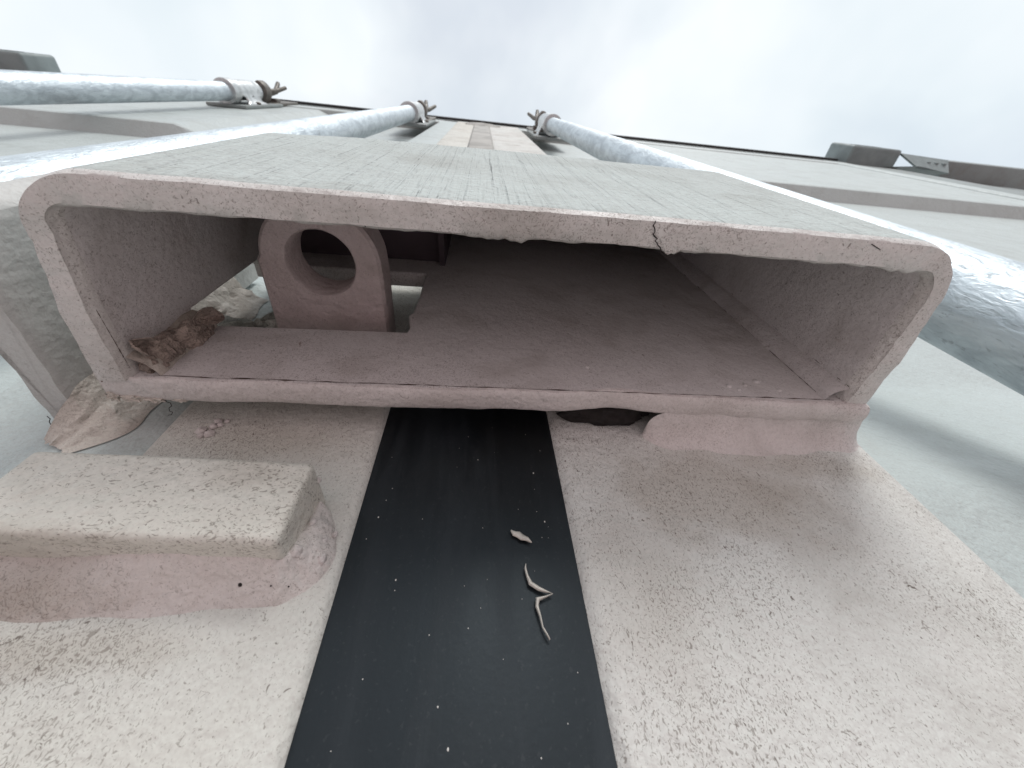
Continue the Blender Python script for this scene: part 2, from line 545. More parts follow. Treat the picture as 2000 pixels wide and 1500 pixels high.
def door(s):
    name = 'container_door'
    d = empty(name, W(s * 8, D, GZ))
    pan_x0, pan_x1 = (1.45, 15.6) if s > 0 else (1.45, 15.6)
    zs = sorted(set([GZ + 2.9, -14, -10.2, -9.7, -9.2, -8, -5.6, -5.3, -5.0, -3] + [i * .1 for i in range(-10, 25)] + [i * .5 for i in range(5, 18)] + [9.0 + i * .05 for i in range(18)] + list(range(10, 19)) + [18.4]))
    xs = sorted(set([pan_x0 + i * .15 for i in range(12)] + [3 + i * .25 for i in range(9)] + [5.2 + i * .1 for i in range(12)] + [6.5 + i * .7 for i in range(13)] + [pan_x1]))
    V = []
    for x in xs:
        for z in zs: V.append((s * x, skin_y(x, z) + .006 * noise.noise(Vector((x * .6, z * .6, s))), z))
    nz = len(zs)
    Fc = [(i * nz + j, (i + 1) * nz + j, (i + 1) * nz + j + 1, i * nz + j + 1) for i in range(len(xs) - 1) for j in range(nz - 1)]
    link_mesh('panel', V, Fc, PAINT['panel'], d)
    def st(nm, x0, x1, y0, y1, z0, z1, mat, bev=.05):
        a, b = sorted((s * x0, s * x1))
        return link_mesh(nm, *rbox(a, b, y0, y1, z0, z1, bev, 4, 0), mat, d)
    if s > 0:
        st('stile', .286, 1.525, D, 1.75, GZ + 1.9, 19.2, PAINT['frame'], .045)
    else:
        st('stile', .300, .985, D, 1.75, GZ + 1.9, 19.2, PAINT['frame_left'], .03)
        st('stile_flange', .97, 1.62, D + .022, 1.70, GZ + 1.95, 19.15, PAINT['panel'], .01)
    st('outer_stile', 15.4, 16.5, D + .01, 1.75, GZ + 1.9, 19.2, PAINT['panel'])
    st('top_rail', 1.5, 15.45, D + .02, 1.72, 18.2, 19.3, PAINT['panel'])
    st('bottom_rail', 1.5, 15.45, D + .02, 1.72, GZ + 1.9, GZ + 3.0, PAINT['panel'])
    st('seal', .45, 16.6, D + .06, 1.5, 19.25, 19.62, DARKGAP, .03)
    st('seal_lip', .45, 16.6, D + .0, D + .10, 19.40, 19.52, PAINT['header'], .02)
    return d
dr = door(1)
tag(dr, 'pale grey steel container door on the right, carrying the lock box', 'door')
dl = door(-1)
tag(dl, 'pale grey steel container door on the left, behind the small welded block', 'door')
# black rubber strip closing the gap between the doors
gk = link_mesh('gasket', *rbox(-.335, .320, D + .022, 1.25, GZ + 1.9, 18.3, .02, 2), RUBBER, dr)
gk['label'] = 'flat black rubber strip between the doors'
link_mesh('gasket_cap_sheen', *join(lump((0, .99, 18.3), (.75, .12, .55), 12, .2, 2, 3.0), rbox(-.30, .30, D - .01, 1.2, 7.5, 18.5, .06, 3)), simple('grey_cap_and_sheen', (.44, .43, .40), .7, 0, .3, 20, .3), dr)  # cap lump, plus a pale bar painting sky sheen on the upper strip

# ================================================================== locking rods with their keepers
def rod(x, y, r, s, label, zend=16.9):
    t = empty('locking_rod', W(x, y, GZ))
    tag(t, label, 'locking rod', 'locking rods')
    def pipe(u, v):
        z = GZ + 1.6 + (zend - GZ - 1.6) * v
        a = 2 * math.pi * u
        return (x + r * math.cos(a), y + r * math.sin(a), z)
    zsn = 60
    pv, pf = grid(pipe, 40, zsn, True)
    pf.append(tuple(i * zsn + zsn - 1 for i in range(40)))
    link_mesh('pipe', pv, pf, GALV, t)
    z0 = 15.0
    # bearing collar and wrapped saddle strap
    link_mesh('collar', *ring(x, y, z0 - .1, z0 + .30, r * .98, r + .095), ZINC, t)
    link_mesh('collar', *ring(x, y, z0 + 1.55, z0 + 1.75, r * .98, r + .06), ZINC, t)
    def strap(u, v):
        # half wrap over the front of the rod with feet down to the door
        a0 = rad(-100)
        k = v * 1.0
        rr = r + .05
        if k < .2:
            q = k / .2
            p = (-(rr) - .16 * (1 - q) ** 2, D - .02 - (D - .02 - y) * q)
        elif k > .8:
            q = (1 - k) / .2
            p = ((rr) + .16 * (1 - q) ** 2, D - .02 - (D - .02 - y) * q)
        else:
            th = math.pi + (k - .2) / .6 * math.pi
            p = (rr * math.cos(th), y + rr * math.sin(th))
        notch = .16 if (abs(k - .08) < .05 or abs(k - .92) < .05) else 0
        return (x + p[0], p[1], z0 + .30 + notch * (1 if u < .5 else -1) + u * 1.25)
    sv, sf = grid(strap, 8, 41)
    so_ = link_mesh('saddle', sv, sf, ZINC, t)
    md = so_.modifiers.new('thickness', 'SOLIDIFY'); md.thickness = .035 * U; md.offset = 0
    link_mesh('base_plate', *rbox(x - r - .34, x + r + .34, D - .045, D + .04, z0 - .2, z0 + 2.5, .02, 2), PAINT['header'], t)
    for sx in (-1, 1):
        link_mesh('bolt', *lump((x + sx * (r + .2), D - .07, z0 + .95), (.08, .05, .08), 8, .05), STEEL, t)
    # cam at the end of the rod: curved jaw plate with a hole and a prong, turned to the middle of the doors
    zc = z0 + 2.05
    m_ = s
    jaw = []
    nj = 26
    for i in range(nj):
        a = 2 * math.pi * i / nj
        w = .20 + .05 * math.cos(2 * a + .6)
        jaw.append((x + m_ * .06 + w * math.cos(a), y + .02 + .34 * math.sin(a)))
    cm = link_mesh('cam', *prism(jaw, 'z', zc, zc + .42, .03, 2), STEEL, t)
    link_mesh('prong', *tube([(x + m_ * .15, y - .02, zc + .3), (x + m_ * .32, y - .05, zc + .75), (x + m_ * .50, y - .16, zc + 1.15)], [.075, .07, .055], 10), STEEL, cm)
    link_mesh('prong', *tube([(x + m_ * .05, y + .1, zc + .3), (x + m_ * .18, y - .02, zc + 1.0), (x + m_ * .12, y - .26, zc + 1.5)], [.09, .085, .07], 10), STEEL, cm)
    # keeper on the header that the cam hooks into
    link_mesh('keeper', *join(rbox(x - .30, x + .30, y + .18, 1.02, zc + .65, zc + 1.0, .04, 3), rbox(x - .42, x + .42, D - .06, D + .05, zc + .2, zc + 2.3, .03, 2)), STEEL, t)
    return t
rod(2.283, .573, .2125, -1, 'galvanised locking rod passing just right of the lock box')
rod(-2.28, .66, .2125, 1, 'galvanised locking rod passing just left of the lock box')
rod(-7.65, .60, .232, 1, 'galvanised locking rod farthest left, below the left corner casting')

# ================================================================== lock box on the right door
LB = empty('lock_box', W(.15, D, 1.0))
tag(LB, 'open bottomed painted steel lock box welded to the right door', 'lock box')
def arc(cx, cy, rx_, ry_, a0, a1, n):
    return [(cx + rx_ * math.cos(rad(a0 + (a1 - a0) * i / n)), cy + ry_ * math.sin(rad(a0 + (a1 - a0) * i / n))) for i in range(n + 1)]
def resample(pts, n):
    L = [0]
    for p, q in zip(pts, pts[1:]): L.append(L[-1] + math.hypot(q[0] - p[0], q[1] - p[1]))
    out = []
    for i in range(n):
        t = L[-1] * i / (n - 1)
        k = 0
        while k < len(L) - 2 and L[k + 1] < t: k += 1
        f = (t - L[k]) / max(1e-9, L[k + 1] - L[k])
        out.append((pts[k][0] + (pts[k + 1][0] - pts[k][0]) * f, pts[k][1] + (pts[k + 1][1] - pts[k][1]) * f))
    return out
YB = .768              # front face of the back plate
# outer and inner outlines of the bent plate, in matching segments
seg_o = [resample([(-1.102, YB + .006), (-1.085, .55), (-1.045, .37)], 40), resample(arc(-.865, .39, .185, .183, 185, 270, 14), 26)[1:], resample([(-.86, .207), (.2, .205), (1.20, .208)], 150)[1:], resample(arc(1.20, .40, .20, .192, 270, 360, 14), 26)[1:], resample([(1.402, .41), (1.418, .62), (1.425, YB + .006)], 40)[1:]]
seg_i = [resample([(-1.006, YB + .006), (-.998, .55), (-.978, .36)], 40), resample(arc(-.935, .352, .04, .062, 180, 270, 10), 26)[1:], resample([(-.93, .290), (.2, .287), (1.26, .294)], 150)[1:], resample(arc(1.262, .352, .06, .058, 270, 360, 10), 26)[1:], resample([(1.324, .36), (1.331, .60), (1.328, YB + .006)], 40)[1:]]
OUT = [p for s_ in seg_o for p in s_]
INN = [p for s_ in seg_i for p in s_]
def ztop(x, y=.2):
    if y > .33: return min(2.24, 1.98 + (y - .33) * .62) if x < 0 else min(2.9, 1.98 + (y - .33) * 2.1)
    k = [(-1.2, 1.98), (-.82, 2.0), (-.56, 2.12), (.15, 2.17), (1.5, 2.19)]
    for (a, za), (b, zb) in zip(k, k[1:]):
        if a <= x <= b: return za + (zb - za) * (x - a) / (b - a)
    return 2.0
ZR = [0, .012, .03, .06, .1, .15, .2, .26, .325, .331, .40, .5, .6, .7, .8, .9, .965, .971, 1.0]   # heights above the rim, scaled later
def shell():
    V, idx, info = [], [], []
    n = len(OUT)
    for i in range(n):
        o, q = Vector(OUT[i]), Vector(INN[i])
        row = []
        left = i < 40
        th = (q - o).length
        dirn = (q - o).normalized()
        wob_o = fr((o.x * 5, o.y * 5, 1.0), 1.0, .006)
        lump_i = (fr((q.x * 7, q.y * 7, 4.0), 1.0, .007, 4) + max(0, fr((q.x * 16, q.y * 16, 9.0), 1.0, .020, 4) - .004)) * (1 if 60 < i < 220 else .3)
        rim_z = 1.0 + fr((o.x * 3, o.y * 3, 2.0), 1.0, .009, 5)
        def pt(p, h, off):
            hz = h
            z = rim_z + h * 1.0 if h < .96 else 1.0 + h
            zt = ztop(p.x, p.y)
            z = min(z, zt) if h < .96 else (zt if h >= 1.0 else min(zt, 1.0 + h))
            if h > .5: z = 1.5 + (z - 1.5) * 1.0
            pp = p + dirn * off
            y = pp.y
            if left and .328 <= h < .968: y = min(y, .70)
            # paint texture
            return (pp.x, y, z)
        for h in reversed(ZR): row.append(pt(o, h, .006 if h == 0 else (.001 if h == .012 else 0) + wob_o * .3))
        # rim: rounded over four points, lumpy
        for t in (.10, .32, .58, .86):
            p = o + dirn * th * t
            z = rim_z - .006 - .004 * math.sin(t * 3.1) + fr((p.x * 9, p.y * 9, 7.0), 1.0, .006, 4)
            row.append((p.x, p.y, z))
        for h in ZR: row.append(pt(q, h, (-.010 if h == 0 else (-.003 if h == .012 else 0)) + lump_i * (1 if h < .02 else .35)))
        k = len(V)
        V += row
        idx.append(list(range(k, k + len(row))))
    m = len(idx[0])
    Fc, mats = [], []
    nz = len(ZR)
    for i in range(n - 1):
        for j in range(m - 1):
            Fc.append((idx[i][j], idx[i + 1][j], idx[i + 1][j + 1], idx[i][j + 1]))
            mats.append(1 if j < nz - 2 else (2 if j > nz + 5 else 0))
        Fc.append((idx[i][m - 1], idx[i + 1][m - 1], idx[i + 1][0], idx[i][0])); mats.append(1)
    for i in (0, n - 1):
        for j in range(m // 2):
            a, b, c, d_ = idx[i][j], idx[i][j + 1], idx[i][m - 2 - j], idx[i][m - 1 - j]
            if len({a, b, c, d_}) == 4: Fc.append((a, b, c, d_)); mats.append(0)
            elif len({a, b, c, d_}) == 3: Fc.append(tuple(dict.fromkeys((a, b, c, d_)))); mats.append(0)
    return V, Fc, mats
sv, sf, sm = shell()
base = origin(LB)
me = bpy.data.meshes.new('shell')
me.from_pydata([tuple(W(*v) - base) for v in sv], [], sf)
for m_ in (PAINT['box'], PAINT['box_front'], PAINT['inner']): me.materials.append(m_)
for p, k in zip(me.polygons, sm): p.material_index = k; p.use_smooth = True
bm = bmesh.new(); bm.from_mesh(me); bmesh.ops.recalc_face_normals(bm, faces=bm.faces); bm.to_mesh(me); bm.free()
me.set_sharp_from_angle(angle=rad(50))
sh = bpy.data.objects.new('shell', me); COL.objects.link(sh); sh.parent = LB
sh['label'] = 'thick bent front and side plate with rounded corners'

# back plate with the slot for the lug
def wavy_edge(x0, x1, z, n, amp, f, seed):
    return [(x0 + (x1 - x0) * i / n, z + fr((x0 + (x1 - x0) * i / n, seed, 0), f, amp, 4)) for i in range(n + 1)]
def back_plate():
    lo = wavy_edge(-1.105, 1.425, 1.0, 110, .010, 4, 3.3)
    # shallow bite above the black hole beside the right weld
    lo = [(x, z + .030 * math.exp(-((x - .50) / .12) ** 2)) for x, z in lo]
    poly = lo + [(1.425, 2.86), (-.17, 2.86), (-.20, 2.24), (-1.105, 2.24), (-1.105, 1.972)]
    poly += [(-.60, 1.968), (-.27, 1.970), (-.262, 1.95), (-.256, 1.70), (-.262, 1.52), (-.275, 1.50), (-.268, 1.47), (-.255, 1.40), (-.262, 1.356)]
    poly += [(-.50, 1.350), (-.80, 1.342), (-1.105, 1.338)]
    v, f = prism(poly, 'y', YB, .846, 0)
    return v, f
bp = link_mesh('back_plate', *back_plate(), PAINT['inner'], LB)
bmod = bp.modifiers.new('soft edges', 'BEVEL'); bmod.width = .010 * U; bmod.segments = 2; bmod.limit_method = 'ANGLE'; bmod.angle_limit = rad(50)
# painted lower edge of the back plate: a thick lip of paint along the rim
def lip(u, v):
    x = -1.10 + 2.52 * u
    a = math.pi * (v * 1.0)
    bite = .030 * math.exp(-((x - .50) / .12) ** 2)
    zc = 1.004 + bite + fr((x, 3.3, 0), 4, .010, 4)
    w = .040 + fr((x * 3, 1, 1), 2, .004)
    sag = .016 + fr((x * 2, 2, 5), 2.5, .010) + .022 * max(0, (x - .55)) * (1 if x < 1.3 else 1)
    return (x, .807 - w * math.cos(a) * 1.03, zc - sag * math.sin(a) ** .6)
link_mesh('rim_bead', *grid(lip, 180, 11), PAINT['weld'], LB)
# sloping lid closing the top, near-black to paint in the shade inside
link_mesh('lid', *prism([(.25, 1.93), (.25, 1.98), (.775, 2.225), (.775, 2.165)], 'x', -1.01, -.20), LID_SHADE, LB)
link_mesh('lid', *prism([(.25, 1.95), (.25, 2.0), (.775, 2.85), (.775, 2.77)], 'x', -.17, 1.335), LID_SHADE, LB)
link_mesh('added_gusset', *prism([(.25, 1.90), (.25, 1.99), (.775, 2.84), (.775, 2.10)], 'x', -.199, -.171), LID_SHADE, LB)  # partition added to close the step between the lids, same painted shade

def fillet(A, B, bend, ns, nt, amp, f, ends=.0):
    """weld fillet: A(s), B(s) lines; bend(s) = (vector) sag of the middle"""
    def fn(u, v):
        a, b = Vector(A(u)), Vector(B(u))
        p = a.lerp(b, v) + Vector(bend(u)) * (4 * v * (1 - v))
        k = min(1, u / .08, (1 - u) / .08) if ends else 1
        w = min(1, 6 * v, 6 * (1 - v))
        p += Vector(bend(u)).normalized() * (fr(p, f, amp, 4) * w)
        return tuple(p)
    return grid(fn, ns, nt)
# right-hand inner corner bead, running up into the dark
def corner_bead(u, v):
    z = 1.012 + 1.72 * u
    r_ = .058 + fr((0, 0, z * 6), 1, .006)
    a = rad(90 * v)
    k = .80
    cx, cy = 1.330 - r_, .766 - r_
    # flat diagonal face with a little belly
    p0, p1 = Vector((1.331 - r_ * 1.15, .768)), Vector((1.331, .768 - r_ * .9))
    p = p0.lerp(p1, v) + Vector((-.7, -.7)) * (.012 * 4 * v * (1 - v))
    p += Vector((-.7, -.7)) * fr((v * 3, 1, z * 14), 1, .003) * (4 * v * (1 - v))
    return (p.x, p.y, z)
link_mesh('weld_bead', *grid(corner_bead, 120, 9), PAINT['inner'], LB)
def corner_bead_l(u, v):
    z = 1.012 + .32 * u
    r_ = .06 + fr((0, 3, z * 6), 1, .014)
    p0, p1 = Vector((-1.005 + r_ * 1.1, .768)), Vector((-1.004, .768 - r_))
    p = p0.lerp(p1, v) + Vector((.7, -.7)) * (.012 * 4 * v * (1 - v) + fr((v * 3, 1, z * 14), 1, .008) * (4 * v * (1 - v)))
    return (p.x, p.y, z)
link_mesh('weld_bead', *grid(corner_bead_l, 40, 9), PAINT['weld_dirty'], LB)
# big smooth weld joining the rim to the right door
def Aw(u):
    x = .60 + .86 * u
    k = math.sqrt(max(0, 1 - (1 - min(1, u / .13)) ** 2))
    return (x + .03 * (1 - k), .835 + .085 * (1 - k), .997 - .012 * (1 - k))
def Bw(u):
    x = .62 + .88 * u
    k = math.sqrt(max(0, 1 - (1 - min(1, u / .13)) ** 2)); k2 = math.sin(min(1, (1 - u) / .10) * math.pi / 2)
    return (x, D + .004, .985 - .085 * k * (.35 + .65 * k2) + .008 * math.sin(u * 9))
w1 = link_mesh('weld_bead', *fillet(Aw, Bw, lambda u: (0, .022, .014), 90, 16, .010, 6), PAINT['weld'], LB)
w1['label'] = 'wide smooth painted weld under the right end'
# rough end cap of that weld, dark hollow beside it
# right side bead climbing the outer side of the box
def Ar(u): return (1.424, .79 + .05 * (1 - u), 1.0 + 1.1 * u)
def Br(u): return (1.424 + .030 + .05 * min(1, u * 5) + .008 * math.sin(u * 30), D + .004, .955 + 1.15 * u)
link_mesh('weld_bead', *fillet(Ar, Br, lambda u: (-.012, .018, 0), 60, 8, .008, 9), PAINT['weld'], LB)
# near-black lump painting in the deep shade of the hollow beside that weld
link_mesh('hollow_shade', *lump((.49, .900, 1.058), (.16, .058, .030), 18, .35, 2.0, 3.0), FIBRE_SHADE, LB)
# small paint blisters on the back plate
for (x, z, r_) in ((.93, 1.075, .011), (1.00, 1.085, .008), (1.06, 1.11, .013), (.96, 1.055, .007), (.42, 1.16, .01), (1.12, 1.06, .008)):
    link_mesh('paint_blister', *lump((x, YB, z), (r_, r_ * .6, r_), 7, .2, 2, x), PAINT['inner'], LB)
# cracked lump of weld across the front rim
ck = [(.60 + .012 * math.sin(i * 1.3) + .045 * (i / 9) ** 2, .210 + .082 * i / 9, .990 + .002 * math.sin(i * 2)) for i in range(10)]
ck2 = [(.44 + .05 * (i / 15) ** 2 + .012 * noise.noise(Vector((i * .7, 3, 1))), .212 + .080 * i / 15, .9935) for i in range(16)]
link_mesh('rim_crack', *tube(ck2, [.0012 + .0012 * abs(noise.noise(Vector((i * .9, 1, 7)))) for i in range(16)], 6), FIBRE_SHADE, LB)
link_mesh('rim_scar', *lump((.50, .262, .9955), (.030, .026, .005), 14, .5, 2.4, 8.0), PAINT['box'], LB)
for x0_, dx_ in ((-.30, .03), (1.05, .16), (.02, -.015)):
    link_mesh('rim_crack', *tube([(x0_ + dx_ * i / 7 + .005 * noise.noise(Vector((i * .8, x0_ * 9, 0))), .225 + .055 * i / 7, .9935) for i in range(8)], .0011, 5), FIBRE_SHADE, LB)
# dark lines along the inner edges: caught dirt plus a painted shadow line
def dirt(pts, rmax, seed):  # one edge line, dirt and painted shadow together
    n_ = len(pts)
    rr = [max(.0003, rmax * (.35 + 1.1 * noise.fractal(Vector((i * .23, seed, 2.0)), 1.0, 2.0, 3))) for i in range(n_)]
    link_mesh('dirt_shade_line', *tube(pts, rr, 5), DIRT_SHADE, LB)
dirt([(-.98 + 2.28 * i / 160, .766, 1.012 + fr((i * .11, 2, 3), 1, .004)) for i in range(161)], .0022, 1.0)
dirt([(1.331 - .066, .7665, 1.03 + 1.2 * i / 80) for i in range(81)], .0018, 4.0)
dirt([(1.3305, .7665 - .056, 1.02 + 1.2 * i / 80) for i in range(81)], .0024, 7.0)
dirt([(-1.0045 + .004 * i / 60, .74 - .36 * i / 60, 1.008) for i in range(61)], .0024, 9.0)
# rusty line down the outer left edge of the box
rl = [(-1.090 - .0015 * math.sin(i), .66 + .016 * i, .9985) for i in range(12)]
link_mesh('rust_line', *tube(rl, [.001, .003, .004, .005, .004, .006, .005, .006, .004, .005, .004, .002], 7), RUST, LB)
# ragged broken paint at the back left corner
for k, (x, y, z, a, b, c) in enumerate(((-1.03, .842, .994, .030, .012, .010), (-.97, .846, .993, .028, .008, .008), (-1.085, .838, .997, .02, .016, .012), (-.90, .846, .996, .022, .006, .007))):
    link_mesh('paint_flake', *lump((x, y, z), (a, b, c), 12, .7, 2.6, k * 3.1), PAINT['weld_dirty'], LB)

# ================================================================== lock bracket on the left door, with the padlock lug
BR = empty('lock_bracket', W(-.9, D, 1.0))
tag(BR, 'painted steel bracket on the left door whose drilled lug enters the lock box', 'bracket')
def side_plate():
    poly = [(-1.322, .945), (-1.308, .36), (-1.290, .318), (-1.262, .300), (-1.232, .310), (-1.207, .345), (-1.226, .945)]
    V, Fc = [], []
    P = []
    pts = poly
    for (a, b) in zip(pts, pts[1:] + pts[:1]):
        m_ = max(1, int(math.hypot(b[0] - a[0], b[1] - a[1]) / .03))
        for i in range(m_): P.append((a[0] + (b[0] - a[0]) * i / m_, a[1] + (b[1] - a[1]) * i / m_))
    zs = [1.0, 1.012, 1.03, 1.1, 1.2, 1.4, 1.6, 1.8, 2.0, 2.2]
    n = len(P)
    cx = sum(p[0] for p in P) / n
    for zi, z in enumerate(zs):
        for p in P:
            k = .88 if zi == 0 else 1
            x = cx_ = -1.265 + (p[0] + 1.265) * k
            V.append((x + fr((p[0] * 8, p[1] * 8, z * 8), 1, .003), p[1], z + (fr((p[0] * 9, p[1] * 9, 0), 1, .008) if zi < 2 else 0)))
    for zi in range(len(zs) - 1):
        for i in range(n): Fc.append((zi * n + i, zi * n + (i + 1) % n, (zi + 1) * n + (i + 1) % n, (zi + 1) * n + i))
    Fc.append(tuple(range(n))); Fc.append(tuple((len(zs) - 1) * n + i for i in range(n))[::-1])
    return V, Fc
link_mesh('side_plate', *side_plate(), PAINT['bracket'], BR)
def lug():
    cx, cy, R1, R0, z0, z1 = -.592, .573, .222, .125, 1.50, 1.65
    n = 72
    V, Fc = [], []
    outer, hole = [], []
    for i in range(n):
        a = 2 * math.pi * i / n - math.pi / 2
        c, s_ = math.cos(a), math.sin(a)
        if s_ <= 0: o = (cx + R1 * c, cy + R1 * s_)
        else:
            # straight sides down to the door
            if abs(c) > .55: o = (cx + (R1 + .012 * (1 if c < 0 else .3)) * (1 if c > 0 else -1), cy + s_ / .835 * .37)
            else: o = (cx + c / .55 * R1 * 1.03, D)
        w = 1 + .012 * noise.noise(Vector((c * 3, s_ * 3, 1)))
        outer.append(o); hole.append((cx + R0 * w * c, cy + R0 * w * s_))
    rows = []
    b = .012
    def shrink(p, k):
        v = Vector((p[0] - cx, p[1] - cy)); return (cx + v.x * (1 - k / max(.1, v.length)), cy + v.y * (1 - k / max(.1, v.length)))
    prof = [(hole, 0, z1), (hole, 0, z0 + .008), (hole, -.006, z0), (outer, b, z0), (outer, 0, z0 + b), (outer, 0, z1 - b), (outer, b, z1)]
    for src, k, z in prof:
        rows.append([(*(shrink(p, k)), z) for p in src])
    for r_ in rows: V += r_
    m_ = len(rows)
    for j in range(m_):
        for i in range(n):
            Fc.append((j * n + i, j * n + (i + 1) % n, ((j + 1) % m_) * n + (i + 1) % n, ((j + 1) % m_) * n + i))
    return V, Fc
lg = link_mesh('lug', *lug(), PAINT['lug'], BR)
lg['label'] = 'thick rounded lug with a round padlock hole'
# dirty weld between side plate and door, seen from below
def weld_l(u, v):
    z = .875 + 1.1 * u
    k = math.sin(min(1, u / .14) * math.pi / 2)
    a = Vector((-1.222 - .06 * max(0, 1 - u / .09), .955 - .12 * k))
    b = Vector((-1.222 + .03 + .115 * k + .012 * math.sin(u * 25), D + .018))
    p = a.lerp(b, v) + Vector((-.018, .022)) * 4 * v * (1 - v) * k
    p += Vector((.7, -.7)) * (fr((v * 4, 2, z * 9), 1, .020) + fr((v * 14, 5, z * 26), 1, .006)) * (4 * v * (1 - v))
    return (p.x, p.y, z + .045 * (1 - v) * max(0, 1 - u / .3) + .02 * fr((v * 5, 3, 1), 1, 1.0) * max(0, 1 - u / .1))
wl = link_mesh('weld_bead', *grid(weld_l, 70, 14), PAINT['weld_dirty'], BR)
wl['label'] = 'stained concave weld at the foot of the side plate'
# lug weld on the door side
link_mesh('weld_bead', *lump((-.60, .945, 1.50), (.26, .03, .04), 14, .3, 2.0, 4.5), PAINT['weld_dirty'], BR)

# ================================================================== welded block at lower left
BK = empty('stop_block', W(-.73, D, .5))
tag(BK, 'cream painted rectangular steel block welded onto the left door below the lock box', 'block')
link_mesh('bar', *rbox(-1.068, -.398, .795, 1.0, .497, .722, .017, 4, 26, .0025, 5.0, rad(2.2)), PAINT['block'], BK)
def skirt(u, v):
    # lumpy weld along the underside of the bar, round its corner and up its right end
    if u < .66:
        q = u / .66
        P = Vector((-1.12 + .70 * q, 0, .523 - .028 * q)); N = Vector((0, 0, -1))
    elif u < .80:
        an = rad(-90 + 90 * (u - .66) / .14)
        P = Vector((-.420 + .018 * math.cos(an), 0, .511 + .018 * math.sin(an))); N = Vector((math.cos(an), 0, math.sin(an)))
    else:
        q = (u - .80) / .20
        P = Vector((-.402 + .006 * q, 0, .511 + .155 * q)); N = Vector((1, 0, .15 * q)).normalized()
    w = .104 + .010 * math.sin(u * 8) + .004 * math.sin(u * 31 + 1)
    if u > .5: w -= .030 * min(1, (u - .5) / .2)
    if u > .80: w *= 1 - .72 * ((u - .80) / .20) ** 2
    a = P + N * -.006 + Vector((0, .858 + .02 * math.sin(u * 9) + (.05 * ((u - .80) / .2) if u > .8 else 0), 0))
    b = P + N * w + Vector((0, D + .004, 0))
    c_ = P + N * (w * .42) + Vector((0, .885, 0))     # control point: full belly, feathered toe
    p = a * (1 - v) ** 2 + c_ * (2 * v * (1 - v)) + b * v ** 2
    k = math.sin(math.pi * v)
    p += (N * .6 + Vector((0, -.8, 0))) * (fr((p.x * 6, 3, p.z * 6), 1, .016, 3) + fr((p.x * 18, p.y * 12, p.z * 18), 1, .006, 3)) * k
    return tuple(p)
sk = link_mesh('weld_bead', *grid(skirt, 190, 20), PAINT['block_weld'], BK)
sk['label'] = 'lumpy pinkish painted weld along the underside and right end'
random.seed(5)
for (x, y, z, r_) in ((-.392, .885, .515, .014), (-.385, .90, .60, .010), (-.352, .925, .565, .009), (-.335, .935, .59, .007), (-.398, .86, .70, .008), (-.345, .93, .52, .012)):
    link_mesh('weld_spatter', *lump((x, y, z), (r_, r_, r_ * 1.2), 8, .25, 2, x * 11), PAINT['weld'], BK)
for (x, z, r_) in ((-.49, .452, .0045), (-.425, .448, .002), (-.387, .446, .002)):
    link_mesh('pinhole', *lump((x, .905 if r_ > .006 else .91, z), (r_, r_, r_), 8, .1, 2), FIBRE_SHADE, BK)

# clump of spatter on the left stile under the box
sp = empty('weld_spatter_clump', W(-.86, D, 1.0))
tag(sp, 'small pinkish clump of weld spatter on the left door under the lock box', 'weld spatter')
random.seed(11)
for i in range(9):
    r_ = random.uniform(.008, .018)
    link_mesh('droplet', *lump((-.835 + random.uniform(-.03, .03), D - .004, .985 + random.uniform(-.045, .03)), (r_, r_ * .8, r_), 7, .3, 2, i), PAINT['weld'], sp)

# ================================================================== debris
# pale grime lodged behind the lug
gr = empty('grime_lump', W(-.95, D, 1.4))
tag(gr, 'dirty whitish lump of dried grime lodged behind the lug', 'debris')
link_mesh('lump', *lump((-.95, D - .01, 1.55), (.20, .06, .13), 26, .9, 1.6, 4.0), FOAM, gr)
link_mesh('lump', *lump((-.80, D - .02, 1.62), (.12, .06, .10), 20, .9, 1.8, 9.0), FOAM, gr)

# dry leaf scraps curled in the left corner of the box
def scrap(name, label, c, L, Wd, dirv, up, curl, seed):
    dv, uv = Vector(dirv).normalized(), Vector(up).normalized()
    sv_ = dv.cross(uv).normalized()
    def fn(u, v):
        t = u * 2 - 1
        w = Wd * (1 - abs(t) ** 2.2) * .5 + .004
        q = (v * 2 - 1)
        p = Vector(c) + dv * (t * L / 2) + sv_ * (q * w * math.cos(q * .6)) + uv * (curl * (q * q * w * 1.5) + .15 * curl * t * t * L + fr((t * 2 + seed, q, seed), 1.5, .010))
        return tuple(p)
    o = link_mesh(name, *grid(fn, 26, 12), LEAF)
    o_m = o.modifiers.new('thickness', 'SOLIDIFY'); o_m.thickness = .003 * U
    tag(o, label, 'leaf')
    return o
def clod(name, label, pts, rr, amp, seed, mat, cat):
    P = [Vector(p) for p in pts]
    n_ = 60
    def at(t):
        k = min(len(P) - 2, int(t * (len(P) - 1))); f = t * (len(P) - 1) - k
        return P[k].lerp(P[k + 1], f)
    def fn(u, v):
        c = at(v); a = 2 * math.pi * u
        env = math.sqrt(max(0.0, 1 - (2 * v - 1) ** 4))
        d = Vector((math.cos(a), math.sin(a), 0))
        k = rr * env * (1 + amp * noise.fractal(Vector((d.x * 1.3 + seed, d.y * 1.3, v * 7)), 1.0, 2.0, 5))
        return tuple(c + d * k)
    o = link_mesh(name, *grid(fn, 36, n_, True), mat)
    tag(o, label, cat)
clod('dirt_clod', 'rough brown clod of dirt lodged along the left inner corner of the lock box', [(-.975, .745, 1.015), (-.985, .74, 1.10), (-.965, .745, 1.20), (-.945, .75, 1.315)], .042, .65, 2.0, LEAF, 'dirt')
scrap('leaf_scrap', 'curled brown leaf scrap at the top end of the dirt clod', (-.935, .728, 1.285), .10, .07, (.6, .1, .7), (.6, -.7, -.3), .8, 4.0)
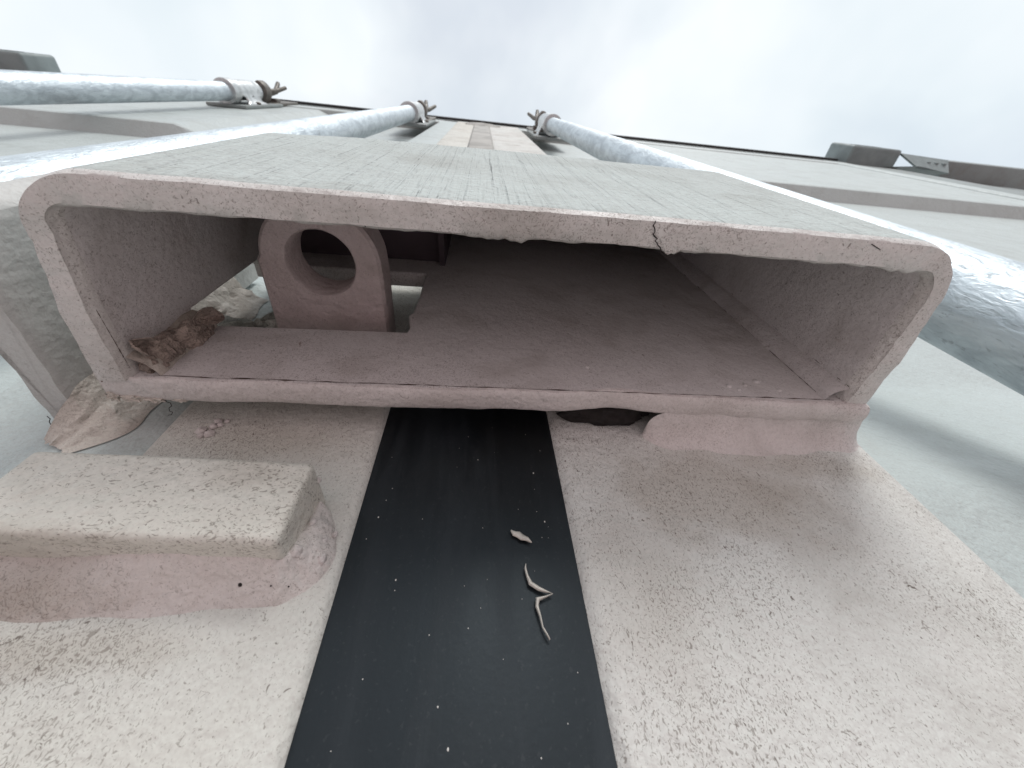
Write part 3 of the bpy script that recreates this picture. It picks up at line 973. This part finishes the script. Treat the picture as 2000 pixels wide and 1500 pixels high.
scrap('leaf_scrap', 'small round leaf curl stuck to the left inner wall of the lock box', (-.985, .690, 1.045), .07, .06, (.2, .8, .4), (.9, -.2, -.2), 1.0, 7.0)

# husk and thread on the rubber strip
yg = D + .018
def ribbon(name, label, pts, widths, cat):
    V, Fc = [], []
    P = [Vector(p) for p in pts]
    for i, p in enumerate(P):
        t = (P[min(i + 1, len(P) - 1)] - P[max(i - 1, 0)]).normalized()
        sd_ = Vector((t.z, 0, -t.x)).normalized()
        for q in (-1, -.4, .4, 1):
            V.append((p.x + sd_.x * widths[i] * q, p.y - .004 * (1 - q * q) - .003 * abs(math.sin(i * 1.7)), p.z + sd_.z * widths[i] * q))
    for i in range(len(P) - 1):
        for j in range(3): Fc.append((i * 4 + j, i * 4 + j + 1, i * 4 + 4 + j + 1, i * 4 + 4 + j))
    o = link_mesh(name, V, Fc, HUSK)
    md_ = o.modifiers.new('thickness', 'SOLIDIFY'); md_.thickness = .0025 * U
    tag(o, label, cat)
    return o
def onplane(px, py, y):
    c = Vector((px - 1000, py - 750, 755.0))
    r_ = rx * c.x + dn * c.y + fw * c.z
    return tuple(r_ * (y / r_.y))
HP = [(1027, 1102), (1026, 1112), (1030, 1125), (1036, 1140), (1052, 1150), (1068, 1157), (1079, 1161), (1066, 1166), (1050, 1171), (1049, 1185), (1055, 1205), (1060, 1225), (1068, 1240), (1074, 1250)]
ribbon('insect_husk', 'thin zigzag dry husk clinging to the black rubber strip', [onplane(*p, yg - .004) for p in HP], [.001, .003, .0035, .006, .006, .003, .0015, .0025, .006, .0045, .003, .0022, .0025, .002], 'husk')
FP = [(998, 1036), (1004, 1043), (1012, 1044), (1020, 1051), (1029, 1053), (1038, 1061)]
ribbon('seed_flake', 'short pale flake stuck to the black rubber strip above the zigzag husk', [onplane(*p, yg - .004) for p in FP], [.002, .008, .010, .009, .007, .0015], 'flake')
# dust specks on the rubber
random.seed(3)
dv_, df_ = [], []
for i in range(48):
    z = random.uniform(.05, 1.05)
    x = random.uniform(-.27, .25) if i % 3 else random.choice((-1, 1)) * random.uniform(.16, .265)
    r_ = random.choice([.0007, .0008, .001, .0012, .0014, .0022])
    dv_, df_ = join((dv_, df_), lump((x, D + .0225, z), (r_, .0012, r_ * random.uniform(1, 1.5)), 4, .2, 2, i))
tag(link_mesh('dust', dv_, df_, DUST), 'pale dust specks scattered on the black rubber strip', 'dust', kind='stuff')
# dark cobweb fibres hanging at the broken left corner
def fibre(label, pix, y, r_=.0011):
    o = link_mesh('cobweb_fibre', *tube([onplane(*p, y) for p in pix], r_, 6), FIBRE_SHADE)
    tag(o, label, 'fibre')
fibre('dark fibre dangling below the rusty back left corner of the lock box', [(320, 781), (326, 785), (333, 787), (335, 793), (330, 797), (331, 803), (337, 805), (335, 810), (328, 811)], .86)
fibre('dark curl hanging beside the foot of the left side plate', [(92, 813), (98, 818), (96, 824), (99, 829)], .93)
